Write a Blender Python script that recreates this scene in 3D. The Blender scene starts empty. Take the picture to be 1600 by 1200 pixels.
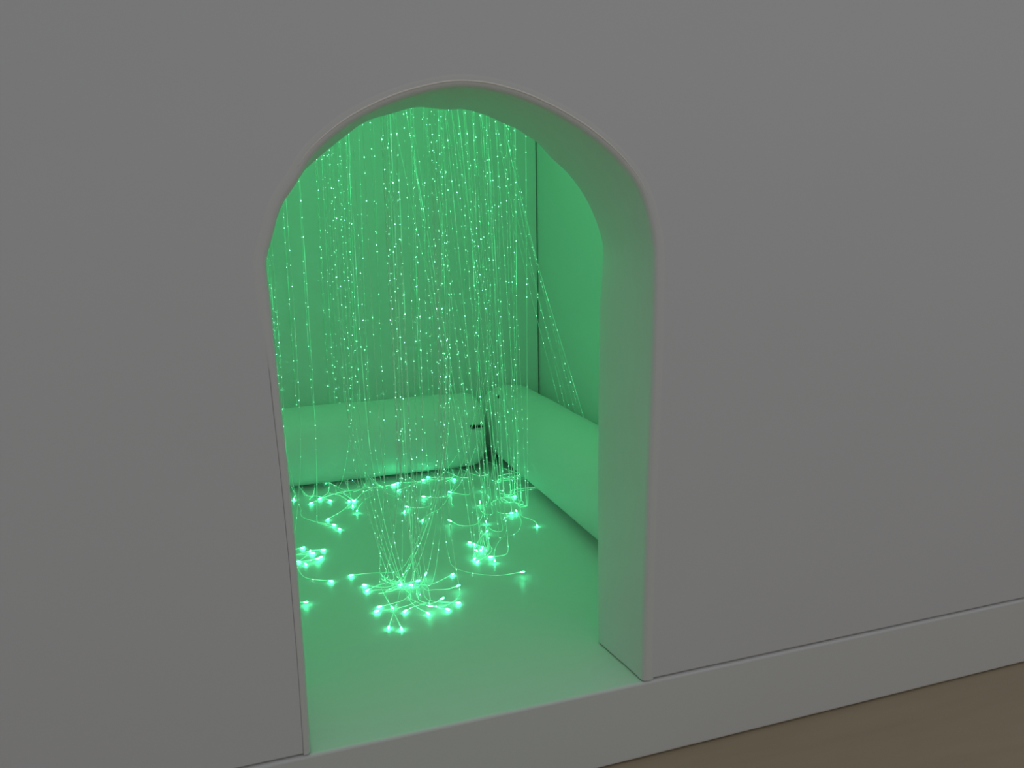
import bpy, bmesh, math, random
import numpy as np
from mathutils import Vector, Matrix
PI = math.pi
S = bpy.context.scene
C = S.collection
rnd = random.Random(11)

# ---------------------------------------------------------------- camera
cam = bpy.data.objects.new('camera', bpy.data.cameras.new('camera'))
C.objects.link(cam)
cam.rotation_mode = 'XYZ'
cam.location = (-0.0537, -1.3004, 0.8991)
cam.rotation_euler = (1.374383, 0.018198, -0.327940)
cam.data.sensor_width = 36.0
cam.data.lens = 28.395
cam.data.clip_start = 0.05
S.camera = cam

# ---------------------------------------------------------------- world, lights, exposure
w = bpy.data.worlds.new('room_light'); S.world = w; w.use_nodes = True
w.node_tree.nodes['Background'].inputs[0].default_value = (0.93, 0.98, 1.0, 1)
w.node_tree.nodes['Background'].inputs[1].default_value = 0.30

def area(name, loc, rot, sx, sy, power, col):
    l = bpy.data.lights.new(name, 'AREA'); l.shape = 'RECTANGLE'
    l.size = sx; l.size_y = sy; l.energy = power; l.color = col
    o = bpy.data.objects.new(name, l); o.location = loc; o.rotation_euler = rot
    C.objects.link(o); return o
area('room_fill_light', (1.6, -3.2, 2.2), (math.radians(68), 0, math.radians(22)), 2.0, 1.2, 5.0, (1.0, 0.95, 0.97))  # soft fill added behind the camera; no window is built there
area('chamber_green_fill', (0.33, 0.82, 1.665), (0, 0, 0), 1.0, 0.8, 3.3, (0.17, 1.0, 0.40))  # green fill lamp added under the unseen chamber ceiling

S.view_settings.view_transform = 'Standard'
S.view_settings.look = 'None'
S.view_settings.exposure = 0.0
S.view_settings.gamma = 1.0
S.view_settings.use_curve_mapping = False
S.cycles.use_denoising = True
S.cycles.max_bounces = 14
S.cycles.diffuse_bounces = 10
S.cycles.sample_clamp_indirect = 4.0

# ---------------------------------------------------------------- measures
W, HS, T = 0.65, 0.84, 0.2154          # opening width, springing height, foam wall thickness
XR, XL, D, HC = 1.0757, -0.43, 1.7066, 1.70   # chamber right, left, back, ceiling
ZF = -0.171                             # floor of the room outside
X0, X1, ZT = -1.35, 2.75, 2.35          # extent of the front wall
R = 0.1366                              # bolster radius

# ---------------------------------------------------------------- materials
def mat(name):
    m = bpy.data.materials.new(name); m.use_nodes = True
    return m, m.node_tree.nodes, m.node_tree.links, m.node_tree.nodes['Principled BSDF']

def vinyl(name, col, rough, bump=0.15, scale=9.0, grain=600.0, dist=0.004, mottle=0.02):
    m, N, L, B = mat(name)
    B.inputs['Roughness'].default_value = rough
    tc = N.new('ShaderNodeNewGeometry')
    n1 = N.new('ShaderNodeTexNoise'); n1.inputs['Scale'].default_value = scale; n1.inputs['Detail'].default_value = 2
    n2 = N.new('ShaderNodeTexNoise'); n2.inputs['Scale'].default_value = grain
    L.new(tc.outputs['Position'], n1.inputs['Vector']); L.new(tc.outputs['Position'], n2.inputs['Vector'])
    b1 = N.new('ShaderNodeBump'); b1.inputs['Strength'].default_value = bump; b1.inputs['Distance'].default_value = dist
    b2 = N.new('ShaderNodeBump'); b2.inputs['Strength'].default_value = 0.05; b2.inputs['Distance'].default_value = 0.0004
    L.new(n1.outputs['Fac'], b1.inputs['Height']); L.new(n2.outputs['Fac'], b2.inputs['Height'])
    L.new(b1.outputs['Normal'], b2.inputs['Normal']); L.new(b2.outputs['Normal'], B.inputs['Normal'])
    mr = N.new('ShaderNodeMapRange'); mr.inputs[3].default_value = 1 - mottle; mr.inputs[4].default_value = 1 + mottle
    n3 = N.new('ShaderNodeTexNoise'); n3.inputs['Scale'].default_value = 2.3
    L.new(tc.outputs['Position'], n3.inputs['Vector']); L.new(n3.outputs['Fac'], mr.inputs[0])
    mx = N.new('ShaderNodeVectorMath'); mx.operation = 'SCALE'; mx.inputs[0].default_value = col
    L.new(mr.outputs[0], mx.inputs['Scale']); L.new(mx.outputs[0], B.inputs['Base Color'])
    return m
M_wall = vinyl('white_foam_vinyl', (0.70, 0.69, 0.712), 0.55)
M_lin = vinyl('white_lining_fabric', (0.72, 0.71, 0.71), 0.6, 0.25, 16.0)
M_in = vinyl('white_chamber_vinyl', (0.71, 0.73, 0.72), 0.5)
M_plat = vinyl('white_platform_vinyl', (0.72, 0.715, 0.71), 0.34, 0.08, 6.0)
M_bol = vinyl('white_bolster_vinyl', (0.74, 0.75, 0.74), 0.48, 0.35, 11.0, 600, 0.006)
M_pipe = vinyl('light_catch_piping', (0.90, 0.84, 0.80), 0.5)  # paler than the lining: the seam's highlight is put into the colour
M_ceil = vinyl('white_ceiling', (0.75, 0.76, 0.75), 0.6)

m, N, L, B = mat('black_zip'); M_zip = m
B.inputs['Base Color'].default_value = (0.004, 0.004, 0.003, 1); B.inputs['Roughness'].default_value = 0.7

m, N, L, B = mat('beige_brown_floor'); M_floor = m
tc = N.new('ShaderNodeNewGeometry'); mp = N.new('ShaderNodeMapping'); mp.inputs['Scale'].default_value = (1.2, 9, 1)
nz = N.new('ShaderNodeTexNoise'); nz.inputs['Scale'].default_value = 3; nz.inputs['Detail'].default_value = 5
cr = N.new('ShaderNodeValToRGB')
cr.color_ramp.elements[0].color = (0.39, 0.305, 0.205, 1); cr.color_ramp.elements[1].color = (0.47, 0.38, 0.26, 1)
L.new(tc.outputs['Position'], mp.inputs[0]); L.new(mp.outputs[0], nz.inputs['Vector']); L.new(nz.outputs['Fac'], cr.inputs[0])
L.new(cr.outputs[0], B.inputs['Base Color']); B.inputs['Roughness'].default_value = 0.45

m, N, L, B = mat('green_lit_fibre'); M_fib = m      # side-glow fibre: faint body glow, bright nicks along its length
B.inputs['Base Color'].default_value = (0.76, 0.97, 0.84, 1); B.inputs['Roughness'].default_value = 0.25
B.inputs['Transmission Weight'].default_value = 0.15; B.inputs['IOR'].default_value = 1.3
uv = N.new('ShaderNodeUVMap'); sp = N.new('ShaderNodeSeparateXYZ'); L.new(uv.outputs[0], sp.inputs[0])
oi = N.new('ShaderNodeObjectInfo')
def math_node(op, a, b=None):
    n = N.new('ShaderNodeMath'); n.operation = op
    for i, v in enumerate((a, b)):
        if v is None: continue
        if isinstance(v, (int, float)): n.inputs[i].default_value = v
        else: L.new(v, n.inputs[i])
    return n.outputs[0]
off = math_node('MULTIPLY', oi.outputs['Random'], 913.0)
dens = math_node('ADD', math_node('MULTIPLY', oi.outputs['Random'], 14.0), 17.0)
wv = math_node('ADD', math_node('MULTIPLY', sp.outputs[0], dens), off)
vo = N.new('ShaderNodeTexVoronoi'); vo.voronoi_dimensions = '1D'; vo.inputs['Scale'].default_value = 1.0
L.new(wv, vo.inputs['W'])
spot = math_node('LESS_THAN', vo.outputs['Distance'], 0.017)
sc = N.new('ShaderNodeSeparateColor'); L.new(vo.outputs['Color'], sc.inputs[0])
pw = math_node('MULTIPLY', math_node('POWER', sc.outputs[0], 3.0), 6.5)
nzf = N.new('ShaderNodeTexNoise'); nzf.noise_dimensions = '1D'; nzf.inputs['Scale'].default_value = 1.0
L.new(math_node('ADD', math_node('MULTIPLY', sp.outputs[0], 6.0), off), nzf.inputs['W'])
wn = N.new('ShaderNodeTexWhiteNoise'); wn.noise_dimensions = '1D'; L.new(off, wn.inputs['W'])
body = math_node('MULTIPLY', math_node('POWER', nzf.outputs['Fac'], 3.0), math_node('MULTIPLY', math_node('POWER', wn.outputs['Value'], 3.0), 0.9))
# fibre leaks more light near its end
endg = math_node('MULTIPLY', math_node('POWER', sp.outputs[1], 22.0), 0.6)
tot = math_node('ADD', math_node('ADD', math_node('MULTIPLY', spot, pw), body), endg)
B.inputs['Emission Color'].default_value = (0.13, 1.0, 0.46, 1)
L.new(tot, B.inputs['Emission Strength'])
mc = N.new('ShaderNodeMix'); mc.data_type = 'RGBA'; L.new(spot, mc.inputs[0])
mc.inputs[6].default_value = (0.13, 1.0, 0.42, 1); mc.inputs[7].default_value = (0.30, 1.0, 0.62, 1); L.new(mc.outputs[2], B.inputs['Emission Color'])
m.cycles.emission_sampling = 'NONE'

m, N, L, B = mat('glowing_fibre_end'); M_tip = m
B.inputs['Base Color'].default_value = (0.3, 0.9, 0.6, 1)
B.inputs['Emission Color'].default_value = (0.07, 1.0, 0.40, 1); B.inputs['Emission Strength'].default_value = 20.0
m, N, L, B = mat('green_fill_glow'); M_fill = m
B.inputs['Base Color'].default_value = (0.3, 0.8, 0.45, 1)
B.inputs['Emission Color'].default_value = (0.2, 1.0, 0.4, 1); B.inputs['Emission Strength'].default_value = 0.3  # glow of the added panel, fills the chamber with green

# ---------------------------------------------------------------- helpers
def link(name, me, m, parent=None, loc=None):
    if m: me.materials.append(m)
    o = bpy.data.objects.new(name, me); C.objects.link(o)
    if parent: o.parent = parent
    if loc is not None: o.location = loc
    return o
def obj(name, bm, m, parent=None, smooth=False, loc=(0, 0, 0)):
    """bmesh in world coordinates -> object whose origin is loc"""
    bmesh.ops.recalc_face_normals(bm, faces=bm.faces)
    if any(loc): bmesh.ops.translate(bm, verts=bm.verts, vec=-Vector(loc))
    me = bpy.data.meshes.new(name); bm.to_mesh(me); bm.free()
    if smooth:
        for p in me.polygons: p.use_smooth = True
    o = link(name, me, m, None, None)
    if parent:
        o.parent = parent; o.location = Vector(loc) - parent.location
    else: o.location = loc
    return o
def tag(o, label=None, cat=None, group=None, kind=None):
    for k, v in (('label', label), ('category', cat), ('group', group), ('kind', kind)):
        if v: o[k] = v
    return o
def box(bm, a, b, bev=0.0, seg=4):
    r = bmesh.ops.create_cube(bm, size=1.0); vs = r['verts']
    for v in vs:
        v.co = Vector([a[i] + (v.co[i] + 0.5) * (b[i] - a[i]) for i in range(3)])
    if bev:
        es = list({e for v in vs for e in v.link_edges})
        bmesh.ops.bevel(bm, geom=es, offset=bev, segments=seg, profile=0.5, affect='EDGES')
def smooth_pts(P, n):
    """Catmull-Rom through P, n samples per span"""
    P = [Vector(p) for p in P]; Q = [2 * P[0] - P[1]] + P + [2 * P[-1] - P[-2]]; out = []
    for i in range(1, len(Q) - 2):
        p0, p1, p2, p3 = Q[i - 1:i + 3]
        for k in range(n):
            t = k / n
            out.append(0.5 * ((2 * p1) + (p2 - p0) * t + (2 * p0 - 5 * p1 + 4 * p2 - p3) * t * t + (3 * p1 - p0 - 3 * p2 + p3) * t ** 3))
    out.append(P[-1]); return out
def tube(bm, pts, r, k=6):
    """tube along pts; uv.x = metres along, uv.y = fraction along"""
    uvl = bm.loops.layers.uv.verify()
    rings = []; n = len(pts); L_ = [0.0]
    for i in range(1, n): L_.append(L_[-1] + (pts[i] - pts[i - 1]).length)
    side = None
    for i, p in enumerate(pts):
        t = (pts[min(i + 1, n - 1)] - pts[max(i - 1, 0)]).normalized()
        if side is None:
            side = t.cross(Vector((0, 0, 1)));
            if side.length < .1: side = t.cross(Vector((1, 0, 0)))
        side = (side - t * side.dot(t)).normalized(); up = t.cross(side)
        rr = r[i] if isinstance(r, (list, tuple)) else r
        rings.append([bm.verts.new(p + (side * math.cos(2 * PI * j / k) + up * math.sin(2 * PI * j / k)) * rr) for j in range(k)])
    for i in range(n - 1):
        for j in range(k):
            f = bm.faces.new((rings[i][j], rings[i][(j + 1) % k], rings[i + 1][(j + 1) % k], rings[i + 1][j]))
            for lp, q in zip(f.loops, (i, i, i + 1, i + 1)): lp[uvl].uv = (L_[q], L_[q] / L_[-1])
    bm.faces.new(rings[0][::-1]); bm.faces.new(rings[-1])
    return L_[-1]

# ---------------------------------------------------------------- the opening's outline, traced in metres
FR = [[0.0034, 0.0073], [0.0042, 0.0859], [0.005, 0.1783], [0.0042, 0.2756], [0.0039, 0.3633], [0.0027, 0.4336], [0.0017, 0.4926], [-0.0001, 0.5528], [-0.0025, 0.6161], [-0.0036, 0.6679], [-0.0052, 0.7258], [-0.0063, 0.7639], [-0.007, 0.8054], [-0.0097, 0.8328], [-0.0092, 0.8522], [-0.0034, 0.8665], [0.0044, 0.8836], [0.0086, 0.9026], [0.0166, 0.9235], [0.0266, 0.9442], [0.0356, 0.9527], [0.0427, 0.9602], [0.0566, 0.9838], [0.0702, 1.0036], [0.0945, 1.0255], [0.1278, 1.0504], [0.1701, 1.073], [0.2108, 1.0902], [0.2374, 1.0986], [0.2653, 1.1056], [0.2935, 1.1109], [0.3208, 1.1118], [0.3495, 1.1103], [0.3764, 1.1058], [0.4014, 1.0996], [0.4513, 1.082], [0.4992, 1.0597], [0.5438, 1.0325], [0.5824, 1.0024], [0.6222, 0.9584], [0.6364, 0.9289], [0.647, 0.8967], [0.6552, 0.8642], [0.6576, 0.8371], [0.658, 0.7801], [0.6578, 0.7223], [0.6573, 0.6398], [0.6554, 0.5556], [0.6534, 0.4821], [0.651, 0.4198], [0.6492, 0.3244], [0.6473, 0.2267], [0.6462, 0.1197], [0.6451, 0.0056]]
BK = [[0.1559, 0.2154, 1.0612], [0.1749, 0.2154, 1.0759], [0.2066, 0.2154, 1.0897], [0.2241, 0.2154, 1.0934], [0.2442, 0.2154, 1.0994], [0.2692, 0.2154, 1.1067], [0.2883, 0.2154, 1.1106], [0.3109, 0.2154, 1.1067], [0.3386, 0.2154, 1.1051], [0.3558, 0.2154, 1.1071], [0.3645, 0.2154, 1.1092], [0.3816, 0.2154, 1.105], [0.4014, 0.2154, 1.1009], [0.4225, 0.2154, 1.0945], [0.4426, 0.2154, 1.0846], [0.4719, 0.2154, 1.0758], [0.4898, 0.2154, 1.0644], [0.5184, 0.2154, 1.0482], [0.5394, 0.2154, 1.0233], [0.5701, 0.2154, 1.0005], [0.6069, 0.2154, 0.9588], [0.6319, 0.2154, 0.9161], [0.6461, 0.2154, 0.8818], [0.6547, 0.2154, 0.851], [0.6534, 0.2154, 0.8046], [0.6479, 0.2154, 0.7396], [0.6467, 0.2154, 0.6601], [0.6455, 0.2154, 0.5655], [0.6451, 0.2154, 0.4547], [0.6446, 0.2154, 0.3555], [0.6395, 0.2038, 0.2442], [0.6348, 0.193, 0.1461], [0.6322, 0.1852, 0.0754], [0.6293, 0.1769, -0.0]]
# left jamb's inner edge (out of sight) runs straight back from the front edge
CX = 0.325
def to_param(pts):
    """(side, key, value): left jamb by height, arch by angle, right jamb by height"""
    lj = sorted((p[-1], p[0], p[1]) for p in pts if p[-1] <= HS and p[0] < CX)
    rj = sorted((p[-1], p[0], p[1]) for p in pts if p[-1] <= HS and p[0] > CX)
    ar = sorted((math.atan2(p[-1] - HS, p[0] - CX), math.hypot(p[0] - CX, p[-1] - HS)) for p in pts if p[-1] > HS - 0.03)
    return lj, rj, ar
fl, fr_, fa = to_param(FR)
bk3 = [(p[0], p[1], p[2]) for p in BK]
bl, br, ba = to_param(bk3)
def ip(x, tab, c=1):
    return float(np.interp(x, [t[0] for t in tab], [t[c] for t in tab]))
amin = min(t[0] for t in ba); amax = max(t[0] for t in ba)
def outline(n_j=36, n_a=90):
    F_, B_ = [], []
    for i in range(n_j):
        z = HS * i / n_j
        x = ip(z, fl); F_.append((x, 0, z)); B_.append((x * 0.6 + 0.002, T, z))
    for i in range(n_a + 1):
        a = PI * (1 - i / n_a)
        rf = ip(a, fa); F_.append((CX + rf * math.cos(a), 0, HS + rf * math.sin(a)))
        if a > amax:
            k = min(1, (a - amax) / 0.5); rb = ip(amax, ba) * (1 - k) + rf * k
        else: rb = ip(a, ba)
        B_.append((CX + rb * math.cos(a), T, HS + rb * math.sin(a)))
    for i in range(n_j - 1, -1, -1):
        z = HS * i / n_j
        F_.append((ip(z, fr_), 0, z)); y = T if z > .35 else ip(z, br, 2)
        B_.append((ip(z, br), y, z))
    z0 = 0.003
    F_[0] = (F_[0][0], 0, z0); F_[-1] = (F_[-1][0], 0, z0)
    B_[0] = (B_[0][0], T, z0); B_[-1] = (B_[-1][0], B_[-1][1], z0)
    return [Vector(p) for p in F_], [Vector(p) for p in B_]
FO, BO = outline()
def soften(P, it=2):
    for _ in range(it):
        P = [P[0]] + [(P[i - 1] + 2 * P[i] + P[i + 1]) / 4 for i in range(1, len(P) - 1)] + [P[-1]]
    return P
FO, BO = soften(FO), soften(BO)
def normals(P):
    out = []
    for i in range(len(P)):
        d = P[min(i + 1, len(P) - 1)] - P[max(i - 1, 0)]
        n = Vector((-d.z, 0, d.x)).normalized()       # points away from the opening (path runs left -> top -> right)
        out.append(n)
    return out
FN = soften([Vector(v) for v in normals(FO)], 4); BN = soften([Vector(v) for v in normals(BO)], 4)
FN = [n.normalized() for n in FN]; BN = [n.normalized() for n in BN]
FN[0] = Vector((-1, 0, 0)); FN[-1] = Vector((1, 0, 0)); BN[0] = Vector((-1, 0, 0)); BN[-1] = Vector((1, 0, 0))

# ---------------------------------------------------------------- setting: outer floor, front wall, chamber
bm = bmesh.new(); box(bm, (-4, -5, ZF - 0.05), (6, 4, ZF))
tag(obj('floor', bm, M_floor), kind='structure')

# front wall: a thick foam panel with the opening cut through it and softly rounded edges
bm = bmesh.new()
prof_f = [(0.0125, 0.012), (0.0125, 0.006), (0.0128, 0.0025), (0.0136, 0.0007), (0.0150, 0.0)]
def loop_at(off, y, zb, ext):
    """closed loop: bottom-left corner, along the bottom, up round the opening, bottom right, top"""
    pts = [Vector((X0 + ext, y, zb)), Vector((-0.5, y, zb)), Vector((-0.1, y, zb))]
    for p, n in zip(FO, FN):
        q = p + n * off; q.y = y
        pts.append(q)
    pts[3].z = zb; pts[-1].z = zb
    pts += [Vector((W + 0.1, y, zb)), Vector((1.2, y, zb)), Vector((X1 - ext, y, zb)), Vector((X1 - ext, y, ZT - ext)), Vector((X0 + ext, y, ZT - ext))]
    return pts
loops = []
for off, y in prof_f:
    k = 1 - y / 0.012
    zb = 0.0015 + (0.0065 * k ** 3)
    loops.append(loop_at(off, y, zb, 0.01 * k))
LV = [[bm.verts.new(p) for p in l] for l in loops]
bl_ = []
for p in loop_at(0.0125, T - 0.012, 0.0015, 0.0):
    bl_.append(p)
for i, (p, n) in enumerate(zip(BO, BN)):
    q = p + n * 0.0125; q.y = p.y - 0.012; bl_[3 + i] = q
bl_[3].z = 0.0015; bl_[3 + len(BO) - 1].z = 0.0015
LV.insert(0, [bm.verts.new(p) for p in bl_])
b2 = [p.copy() for p in bl_]
for p in b2: p.y = min(p.y + 0.006, T - .002)
LV.insert(0, [bm.verts.new(p) for p in b2])
n = len(loops[0])
for a, b in zip(LV[:-1], LV[1:]):
    for i in range(n): 
        f = bm.faces.new((a[i], a[(i + 1) % n], b[(i + 1) % n], b[i])); f.smooth = True
from mathutils.geometry import tessellate_polygon
for ring in (LV[-1], LV[0]):
    for t in tessellate_polygon([[v.co for v in ring]]):
        try: bm.faces.new([ring[k] for k in t])
        except ValueError: pass
wall_front = tag(obj('wall_front', bm, M_wall), kind='structure')

# fabric lining wrapped round the edge of the opening
bm = bmesh.new()
prof = [('b', 0.016, -0.001), ('b', 0.010, 0.0035), ('b', 0.005, 0.003), ('b', 0.0015, -0.001), ('b', 0.0, -0.008), ('m', 0.15), ('m', 0.32), ('m', 0.5), ('m', 0.68), ('m', 0.85),
        ('f', 0.0, 0.014), ('f', 0.0004, 0.009), ('f', 0.0018, 0.0045), ('f', 0.0045, 0.001), ('f', 0.008, -0.0001), ('f', 0.0108, 0.0), ('f', 0.0124, 0.0008), ('f', 0.0129, 0.004)]
rows = []
for i in range(len(FO)):
    f0, b0, nf, nb = FO[i], BO[i], FN[i], BN[i]
    row = []
    for s in prof:
        if s[0] == 'b': q = b0 + nb * s[1]; q.y = b0.y + s[2]
        elif s[0] == 'f':
            # the seam shows as a crease only along the lower left jamb; elsewhere the fabric lies flush on the wall
            cz = (max(0.0, min(1.0, (0.76 - f0.z) / 0.08)) if f0.x < CX else 0.0)
            of, yy = s[1], s[2]
            if of > 0.0075:
                flush = {0.008: (0.009, 0.0001), 0.0108: (0.013, -0.0004), 0.0124: (0.018, -0.0003), 0.0129: (0.024, 0.0006)}[of]
                of = of * cz + flush[0] * (1 - cz); yy = yy * cz + flush[1] * (1 - cz)
            q = f0 + nf * of; q.y = f0.y + yy
        else:
            k = s[1]; q = b0.lerp(f0, k); q.y = (b0.y - 0.008) * (1 - k) + 0.014 * k
            pull = 0.0012 * math.sin(i * 0.43 + 3 * k) * math.sin(PI * k) + 0.0008 * math.sin(i * 1.1 + 7 * k)
            hgt = q.z - HS
            pull += 0.0025 * math.exp(-(hgt / 0.018) ** 2) * math.sin(PI * k)          # tuck where the arch strip meets the jamb strip
            q += nf * pull
        row.append(bm.verts.new(q))
    rows.append(row)
for a, b in zip(rows[:-1], rows[1:]):
    for j in range(len(prof) - 1):
        bm.faces.new((a[j], a[j + 1], b[j + 1], b[j]))
lin = obj('opening_lining', bm, M_lin, wall_front, smooth=True)
lin['label'] = 'white fabric strip lining the arch and both jambs'
# piping sewn along the top of the arch; the seam's catch of light is in its pale colour
idx = [i for i, p in enumerate(FO) if p.z > 0.90 and p.x > 0.0]
idx = idx[8:-3]
pp = []
for i in idx:
    q = FO[i] + FN[i] * 0.0105; q.y = 0.0001; pp.append(q)
bm = bmesh.new(); tube(bm, pp, [0.0004 + 0.0012 * min(1, 6 * k / len(pp), 6 * (len(pp) - 1 - k) / len(pp)) for k in range(len(pp))], 8)
obj('piping', bm, M_pipe, wall_front, smooth=True)['label'] = 'thin piping along the top edge of the arch, its catch of light put into the pale colour'

# chamber walls: white padded panels
G = 0.0055   # open joint in the corner
bm = bmesh.new(); box(bm, (XL - .15, D, 0.0), (XR - G, D + 0.12, HC + .05), 0.0015, 2); box(bm, (XR - G - .02, D + 0.08, 0.0), (XR + .15, D + 0.12, HC + .05))
tag(obj('wall_back', bm, M_in), kind='structure')
bm = bmesh.new(); box(bm, (XR, T + 0.002, 0.0), (XR + 0.15, D + 0.08, HC + .05), 0.002, 2)
tag(obj('wall_right', bm, M_in), kind='structure')
bm = bmesh.new(); box(bm, (XL - 0.15, T + 0.002, 0.0), (XL, D, HC + .05))
tag(obj('wall_left', bm, M_in), kind='structure')
bm = bmesh.new(); box(bm, (XL - 0.15, T + 0.002, HC), (XR + 0.15, D + 0.12, HC + 0.06))
tag(obj('ceiling', bm, M_ceil), kind='structure')

# foam platform: the chamber's floor and the low sill in front
def rounded_slab():
    bm = bmesh.new(); box(bm, (X0, 0.0, ZF + 0.0025), (X1, D + 0.2, 0.0), 0.006, 4)
    return bm
plat = obj('foam_platform', rounded_slab(), M_plat, loc=(0.325, 0.9, ZF), smooth=False)
for p in plat.data.polygons: p.use_smooth = p.area < 0.05
tag(plat, 'low white padded platform under the wall, its top the floor of the green chamber', 'platform')

# ---------------------------------------------------------------- bolsters
def bolster(name, length, lab, loc, rotz, zip_at):
    root = bpy.data.objects.new(name, None); C.objects.link(root); root.location = loc; root.rotation_euler = (0, 0, rotz)
    tag(root, lab, 'bolster', 'long white bolsters along the chamber walls')
    # body: lathe along local x, slightly squared cross-section, soft sagging
    bm = bmesh.new(); K = 64
    def rad(u):          # rounded ends
        e = 0.045; d = min(u, length - u)
        return R if d >= e else R - e + math.sqrt(max(0, e * e - (e - d) ** 2))
    us = []
    for i in range(10): us.append(0.045 * (1 - math.cos(PI / 2 * i / 9)))
    nmid = int(length / 0.03)
    for i in range(1, nmid): us.append(0.045 + (length - 0.09) * i / nmid)
    for i in range(9, -1, -1): us.append(length - 0.045 * (1 - math.cos(PI / 2 * i / 9)))
    rings = []
    for u in us:
        r = rad(u); ring = []
        for j in range(K):
            a = 2 * PI * j / K; c, s = math.cos(a), math.sin(a)
            q = (abs(c) ** 2.25 + abs(s) ** 2.25) ** (-1 / 2.25)
            wv_ = 1 + max(0.0, min(1.0, 1.2 * s + 0.7)) * 0.006 * math.sin(u * 19 + 2 * math.sin(a)) + max(0.0, s) * 0.004 * math.sin(u * 41 + a * 3)
            y, z = c * r * q * wv_, s * r * q * wv_
            z = max(z, -R + 0.001)
            ring.append(bm.verts.new((u, y, R + z)))
        rings.append(ring)
    for a, b in zip(rings[:-1], rings[1:]):
        for j in range(K): bm.faces.new((a[j], a[(j + 1) % K], b[(j + 1) % K], b[j]))
    bm.faces.new(rings[0][::-1]); bm.faces.new(rings[-1])
    bmesh.ops.recalc_face_normals(bm, faces=bm.faces)
    me = bpy.data.meshes.new('cushion'); bm.to_mesh(me); bm.free()
    for p in me.polygons: p.use_smooth = True
    link('cushion', me, M_bol, root)
    # zip pull: little black slider and tab lying on the cover
    u, ang, ln = zip_at
    q = (abs(math.cos(ang)) ** 2.25 + abs(math.sin(ang)) ** 2.25) ** (-1 / 2.25)
    y, z = math.cos(ang) * R * q, R + math.sin(ang) * R * q
    bm = bmesh.new()
    box(bm, (-0.006, -0.007, -0.002), (0.012, 0.007, 0.005), 0.001, 2)
    box(bm, (0.012, -0.0045, -0.001), (ln, 0.0045, 0.004), 0.001, 2)
    for v in bm.verts:
        x0, y0, z0 = v.co
        rr = Vector((0, math.cos(ang), math.sin(ang))); tt = Vector((0, -math.sin(ang), math.cos(ang)))
        v.co = Vector((u + x0, 0, 0)) + Vector((0, y, z)) + rr * z0 + tt * y0
    me = bpy.data.meshes.new('zip_pull'); bm.to_mesh(me); bm.free()
    link('zip_pull', me, M_zip, root)['label'] = 'small black zip pull'
    return root
ZB = 0.003
bolster('bolster', 1.19, 'long white bolster lying along the back wall, black zip pull near its right end',
        (XL + 0.01, D - R - 0.008, ZB), 0, (1.128, math.radians(180 - 17), 0.048))
bolster('bolster', 1.32, 'long white bolster lying along the right wall, nearer end hidden by the jamb',
        (XR - R - 0.008, D - 0.008, ZB), -PI / 2, (0.15, math.radians(125), 0.022))

# ---------------------------------------------------------------- panel added above the view for green fill; the fibres hang from it
root = bpy.data.objects.new('added_fill_panel', None); C.objects.link(root); root.location = (0.33, 1.05, HC)
tag(root, 'unseen flat white panel with green glow, added to fill the chamber, fibre strands hang from it', 'added fill panel')
bm = bmesh.new(); box(bm, (-.42, 0.30, HC - .025), (1.06, 1.70, HC - 0.0005), 0.004, 2); obj('fill_panel_housing', bm, M_ceil, root, loc=(0.33, 1.05, HC))
bm = bmesh.new(); box(bm, (-.36, 0.36, HC - .028), (1.02, 1.64, HC - 0.0245)); obj('fill_glow_sheet', bm, M_fill, root, loc=(0.33, 1.05, HC))
ZH = HC - 0.026

# ---------------------------------------------------------------- fibre strands
RF = 0.00098
bm = bmesh.new()
tp = [Vector((x, 0, 0)) for x in (-0.004, -0.002, 0.0, 0.004, 0.007, 0.0085)]
tube(bm, tp, [0.0012, 0.0016, 0.0021, 0.0023, 0.0019, 0.0007], 8)
tip_me = bpy.data.meshes.new('glowing_tip'); bm.to_mesh(tip_me); bm.free(); tip_me.materials.append(M_tip)
for p in tip_me.polygons: p.use_smooth = True

def strand(path, label, group, tip=True, n=7):
    pts = smooth_pts(path, n)
    base = Vector((pts[-1].x, pts[-1].y, 0))
    bm = bmesh.new(); tube(bm, pts, RF, 6)
    o = obj('fibre_strand', bm, M_fib, smooth=True, loc=tuple(base))
    tag(o, label, 'fibre strand', group)
    if tip:
        t = bpy.data.objects.new('glowing_tip', tip_me); C.objects.link(t); t.parent = o
        t.location = pts[-1] - base
        d = (pts[-1] - pts[-3]).normalized()
        t.rotation_mode = 'QUATERNION'; t.rotation_quaternion = d.to_track_quat('X', 'Z')
    return o

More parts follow.
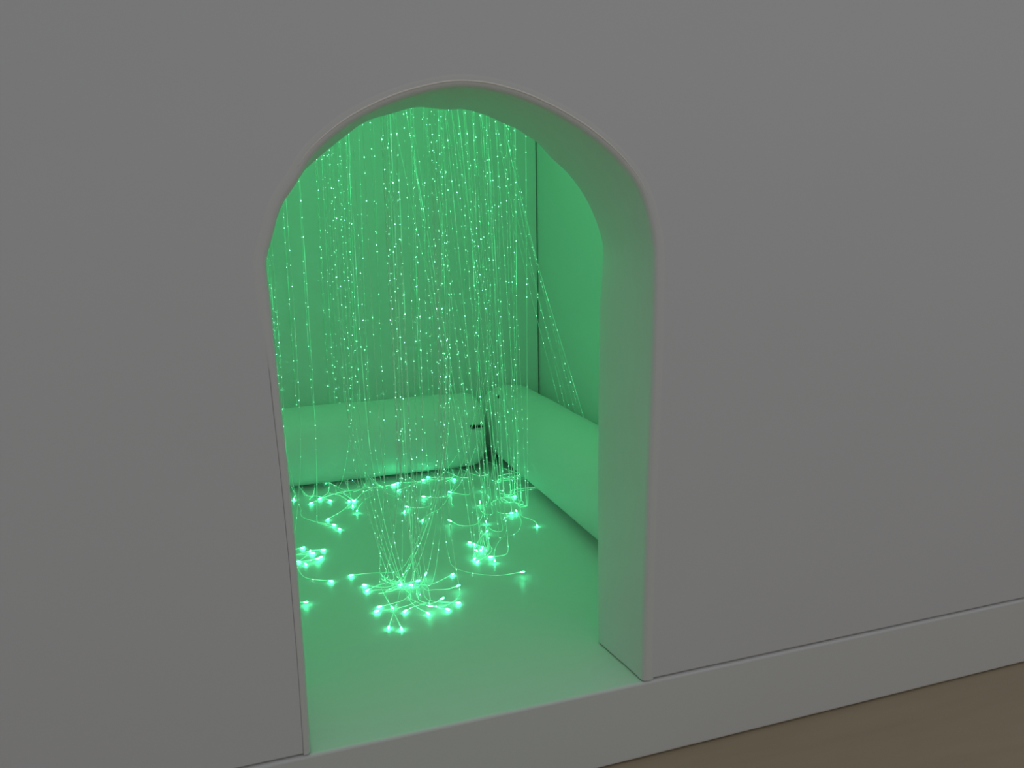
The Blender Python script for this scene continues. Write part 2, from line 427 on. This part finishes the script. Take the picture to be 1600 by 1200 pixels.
def front_path(cx, cy, tx, ty, hx, hy, lift=0.0, slant=False):
    """hang from (hx,hy), gather into (cx,cy) on the floor, run on to the tip (tx,ty)"""
    H = Vector((hx, hy, ZH)); Cc = Vector((cx, cy, 0.0035)); Tt = Vector((tx, ty, 0.0045 + lift))
    dv = Tt - Cc; dv.z = 0; ln = dv.length; per = Vector((-dv.y, dv.x, 0))
    k = rnd.choice((-1, 1)) * rnd.uniform(0.06, 0.24)
    if slant is None: k = 0.0
    if slant:       # a strand pulled aside: straight from the ceiling to just above the floor
        P = [H, H.lerp(Cc, .35), H.lerp(Cc, .62)]; fr = ((0.36, 0.79), (0.22, 0.87), (0.11, 0.94), (0.040, 0.98))
    else:
        P = [H, Vector((hx, hy, 1.1)), Vector((hx, hy, .65))]; fr = ((0.36, 0.10), (0.22, 0.30), (0.11, 0.58), (0.040, 0.83))
    for z, f in fr:
        q = H.lerp(Cc, f); q.z = z; P.append(q)
    # swing through the contact point towards the tip
    P.append(Vector((cx, cy, 0.009)) + dv * 0.04)
    P.append(Cc + dv * 0.30 + per * k * 0.8 + Vector((0, 0, 0.0)))
    P.append(Cc + dv * 0.68 + per * k * 0.7 + Vector((0, 0, 0.001)))
    P.append(Tt)
    return P

ORD = ['first', 'second', 'third', 'fourth', 'fifth', 'sixth', 'seventh', 'eighth', 'ninth', 'tenth', 'eleventh', 'twelfth', 'thirteenth']
CL = {"far_row": [[0.1705, 0.708, 0.2829, 0.6605], [0.1944, 0.6356, 0.2848, 0.6188], [0.1962, 0.6056, 0.2895, 0.609], [0.2819, 0.604, 0.3629, 0.5809], [0.3013, 0.5946, 0.2471, 0.666], [0.3177, 0.5863, 0.2341, 0.6876], [0.3458, 0.6156, 0.2927, 0.561], [0.416, 0.6175, 0.3063, 0.5868], [0.4058, 0.5215, 0.318, 0.5286]],
"near_row": [[0.2, 0.484, 0.2884, 0.54], [0.2096, 0.5047, 0.281, 0.5353], [0.2356, 0.4913, 0.2395, 0.7197], [0.263, 0.4617, 0.3221, 0.4903], [0.3088, 0.4323, 0.292, 0.5574], [0.3199, 0.4401, 0.4009, 0.4969], [0.3513, 0.4666, 0.3032, 0.4975], [0.3559, 0.435, 0.292, 0.5574], [0.388, 0.458, 0.3047, 0.5042]],
"pair": [[0.2112, 0.3988, 0.271, 0.5655], [0.2367, 0.3828, 0.2321, 0.5804]],
"knot": [[0.5203, 0.8073, 0.5291, 0.6972], [0.5267, 0.7898, 0.5391, 0.7121], [0.5008, 0.6943, 0.5476, 0.7277], [0.5131, 0.7175, 0.5593, 0.7474], [0.5042, 0.6748, 0.5689, 0.7783], [0.5302, 0.7441, 0.4996, 0.6902], [0.5405, 0.7596, 0.4974, 0.664], [0.5845, 0.8606, 0.531, 0.7342], [0.5471, 0.6902, 0.6025, 0.7064], [0.545, 0.6545, 0.6327, 0.8257]],
"right": [[0.5759, 1.248, 0.6333, 1.2038], [0.6329, 1.0894, 0.6453, 0.9907], [0.6867, 1.2395, 0.7257, 1.4678], [0.6073, 0.935, 0.6319, 0.8474], [0.701, 0.9808, 0.6721, 1.0419], [0.7652, 1.1371, 0.6767, 1.1047], [0.7234, 0.9903, 0.6017, 0.7909], [0.745, 0.8638, 0.7253, 0.9471]],
"lone_right": [[0.5819, 0.5412, 0.4246, 0.6569]],
"middle": [[0.3946, 1.1331, 0.3652, 1.3395], [0.4102, 1.1586, 0.4892, 1.1531], [0.4338, 1.0384, 0.5111, 1.1122], [0.4824, 1.2363, 0.5898, 1.2495], [0.5026, 0.9648, 0.5891, 0.9422], [0.6254, 1.3934, 0.5641, 1.4023]],
"back": [[0.4072, 1.4114, 0.3678, 1.4581], [0.417, 1.4151, 0.3563, 1.4167], [0.4303, 1.4251, 0.5587, 1.5529], [0.4196, 1.3467, 0.5197, 1.351], [0.5231, 1.4268, 0.5876, 1.4407], [0.547, 1.4491, 0.6107, 1.5146]],
"left": [[0.0694, 1.3873, 0.1085, 1.4568], [0.1227, 1.3253, 0.2463, 1.4236], [0.1551, 1.36, 0.2643, 1.3944], [0.1916, 1.5448, 0.233, 1.6089], [0.158, 1.1532, 0.2254, 1.432], [0.1813, 1.329, 0.0865, 1.6031], [0.1673, 1.0968, 0.0799, 1.2768], [0.1796, 1.0551, 0.1203, 1.1268], [0.2407, 1.2985, 0.2251, 1.3252], [0.2535, 1.3002, 0.2254, 1.432], [0.2466, 1.2495, 0.2315, 1.309], [0.2615, 1.297, 0.3424, 1.3343], [0.2517, 1.1834, 0.3322, 1.3384]],
"jamb": [[0.0443, 0.8484, 0.0162, 0.8869], [0.0621, 0.9459, 0.0213, 0.9132], [0.0613, 0.8282, 0.0201, 0.8947], [0.0802, 0.9095, 0.014, 0.851], [0.0841, 0.8935, 0.0224, 0.9319], [0.0931, 0.8409, 0.0162, 0.8322], [0.1033, 0.8577, 0.0212, 0.8573], [0.1156, 0.9103, 0.0279, 0.8823]],
"jamb_low": [[0.1128, 0.693, 0.0411, 0.762]],
"lone_left": [[0.0414, 0.5849, 0.0123, 0.6456]]}
# cluster -> (where, hang spread, group)
INFO = {
 'far_row':  ('tip in far row of front floor fan', 0.10, 'strands gathered into the front fan'),
 'near_row': ('tip in near row of front floor fan', 0.10, 'strands gathered into the front fan'),
 'pair':     ('tip of the crossed pair lying furthest forward', 0.05, 'crossed pair of strands furthest forward'),
 'knot':     ('tip in bright knot right of fan', 0.08, 'strands ending in the bright knot'),
 'right':    ('tip scattered before right bolster', 0.10, 'strands scattered before the right bolster'),
 'middle':   ('tip scattered mid floor behind fan', 0.10, 'strands scattered on the middle of the floor'),
 'back':     ('tip against middle of back bolster', 0.0, 'strands emerging from under the back bolster'),
 'left':     ('tip scattered at back left', 0.0, 'strands scattered at the back left'),
 'jamb':     ('tip in sheaf beside left jamb', 0.07, 'sheaf of strands beside the left jamb'),
}
LONE = {
 'lone_right': 'fibre strand curving right on bare floor to one lone glowing tip',
 'lone_left':  'fibre strand whose lone tip glows beside the lower left jamb',
 'jamb_low':   'fibre strand with a faint tip, between the left jamb sheaf and the front fan',
}
def clampx(x): return max(-0.33, min(1.0, x))
HB = {}
def hang(cx, cy, spread, cname):
    """strands come down in loose bunches"""
    key = (cname, rnd.randrange(3))
    if key not in HB: HB[key] = (rnd.gauss(0, spread * 0.75), rnd.gauss(0, spread * 0.6))
    bx, by = HB[key]
    return clampx(cx + bx + rnd.gauss(0, spread * 0.38)), min(1.36, max(0.34, cy + by + 0.02 + rnd.gauss(0, spread * 0.3)))

YB = D - 0.0035     # between back bolster and wall
for cname, items in CL.items():
    for i, (tx, ty, cx, cy) in enumerate(items):
        behind = cname == 'back' or (cname == 'left' and ty > 1.22)
        if cname in LONE: lab, grp, spread = LONE[cname], None, 0.05
        else:
            where, spread, grp = INFO[cname]
            if cname == 'pair': lab = 'fibre strand ending in %s glowing %s' % (('left', 'right')[i], where)
            else: lab = 'fibre strand, glowing %s, %s from the left' % (where, ORD[i])
            if cname == 'left': spread = 0.09
        if behind:
            # down the wall, under the bolster, out over the floor
            ey = D - 2 * R - 0.012
            ex = tx + (cx - tx) * 1.3 + rnd.uniform(-.05, .05)
            hx = min(0.78, max(-0.2, ex + rnd.uniform(-0.04, 0.06)))
            P = [Vector((hx, 1.60, ZH)), Vector((hx, 1.625, 1.2)), Vector((hx, YB - .004, 0.6)), Vector((hx, YB, 0.25)), Vector((hx, YB, 0.10)), Vector((hx, YB - .004, 0.03)),
                 Vector((hx * .8 + ex * .2, YB - 0.04, 0.0018)), Vector(((hx + ex) / 2, D - R - .008, 0.0016)), Vector((ex, ey, 0.004)),
                 Vector(((ex * .45 + tx * .55), ey * .45 + ty * .55 , 0.010)), Vector((tx, ty, 0.005))]
            if ty > ey - 0.03: P.pop(-2)
            strand(P, lab, grp)
        else:
            hx, hy = hang(cx, cy, spread, cname)
            lift = rnd.choice((0, 0, 0.004, 0.012))
            sl = cname in ('right', 'knot')
            if cname == 'pair': sl = None
            if sl: hx -= 0.11; hy = hy * .6 + .45
            if cname.endswith('row'): cx += rnd.gauss(0, .016); cy += rnd.gauss(0, .016)
            strand(front_path(cx, cy, tx, ty, hx, hy, lift, sl), lab, grp)

# strands with no visible tip: three sets that fall in front of or behind the bolsters
for i in range(13):
    hx = -0.02 + 0.80 * (i + rnd.uniform(0.1, 0.9)) / 13; ex = hx + rnd.choice((-1, 1)) * rnd.uniform(0.03, 0.09)
    ey = D - 2 * R - 0.012
    P = [Vector((hx, 1.60, ZH)), Vector((hx, 1.625, 1.2)), Vector((hx, YB - .004, 0.6)), Vector((hx, YB, 0.25)), Vector((hx, YB, 0.10)), Vector((hx, YB - .004, 0.03)),
         Vector((hx, YB - 0.04, 0.0018)), Vector(((hx + ex) / 2, D - R - .008, 0.0016)), Vector((ex, ey, 0.004)), Vector((ex + (ex - hx) * .5, ey - rnd.uniform(.03, .08), 0.006))]
    strand(P, 'fibre strand running down behind the back bolster, its unlit end poking out below', 'strands with unlit ends under the back bolster', tip=False)
for i in range(6):
    # slanting away from the ceiling into the gap between the right bolster and the wall
    hx = 0.715 + rnd.uniform(-0.03, 0.02); hy = 1.20 + rnd.uniform(-0.07, 0.07)
    yy = (1.42, 1.36, 1.27, 1.20, 1.32, 1.23)[i]; xw = XR - 0.005; ex = XR - 2 * R - 0.004
    A_ = Vector((hx, hy, ZH)); Bq = Vector((xw - .035, yy, 0.27))
    jy = rnd.uniform(-.05, .05)
    P = [A_, A_.lerp(Bq, .33) + Vector((-.032, 0, 0)), A_.lerp(Bq, .66) + Vector((-.030, 0, 0)), Bq, Vector((xw, yy, 0.12)), Vector((xw - .004, yy, 0.03)),
         Vector((xw - .04, yy + jy * .3, 0.0018)), Vector((XR - R - .008, yy + jy * .7, 0.0016)), Vector((ex, yy + jy, 0.004)), Vector((ex - rnd.uniform(.015, .05), yy + jy * 1.5 - .03, 0.006))]
    strand(P, 'fibre strand slanting right and down behind the right bolster', 'strands tucked behind the right bolster', tip=False)
for i in range(19):
    a = rnd.uniform(0, 2 * PI)
    hx = min(.81, 0.655 + rnd.gauss(0, 0.08)); hy = 1.10 + rnd.gauss(0, 0.07)
    cx = min(0.775, hx + rnd.uniform(0.05, 0.14)); cy = min(1.38, hy + rnd.uniform(-.06, .10))
    tx, ty = cx + 0.05 * math.cos(a), min(1.4, cy + 0.05 * math.sin(a))
    if tx > .77: tx = .75
    strand(front_path(cx, cy, tx, ty, hx, hy, 0, True), 'fibre strand of the dense slanting curtain before the far right corner', 'dense curtain before the corner', tip=False)
for i in range(8):
    hx = 0.30 + rnd.choice((-.08, 0.03, .17)) + rnd.gauss(0, 0.018); hy = 0.86 + rnd.gauss(0, 0.06)
    cx, cy = 0.29 + rnd.gauss(0, 0.02), 0.60 + rnd.gauss(0, 0.02)
    a = rnd.uniform(0, 2 * PI)
    strand(front_path(cx, cy, cx + .06 * math.cos(a), cy + .06 * math.sin(a), hx, hy), 'fibre strand falling into the front fan, without a lit tip', 'unlit strands of the front fan', tip=False)
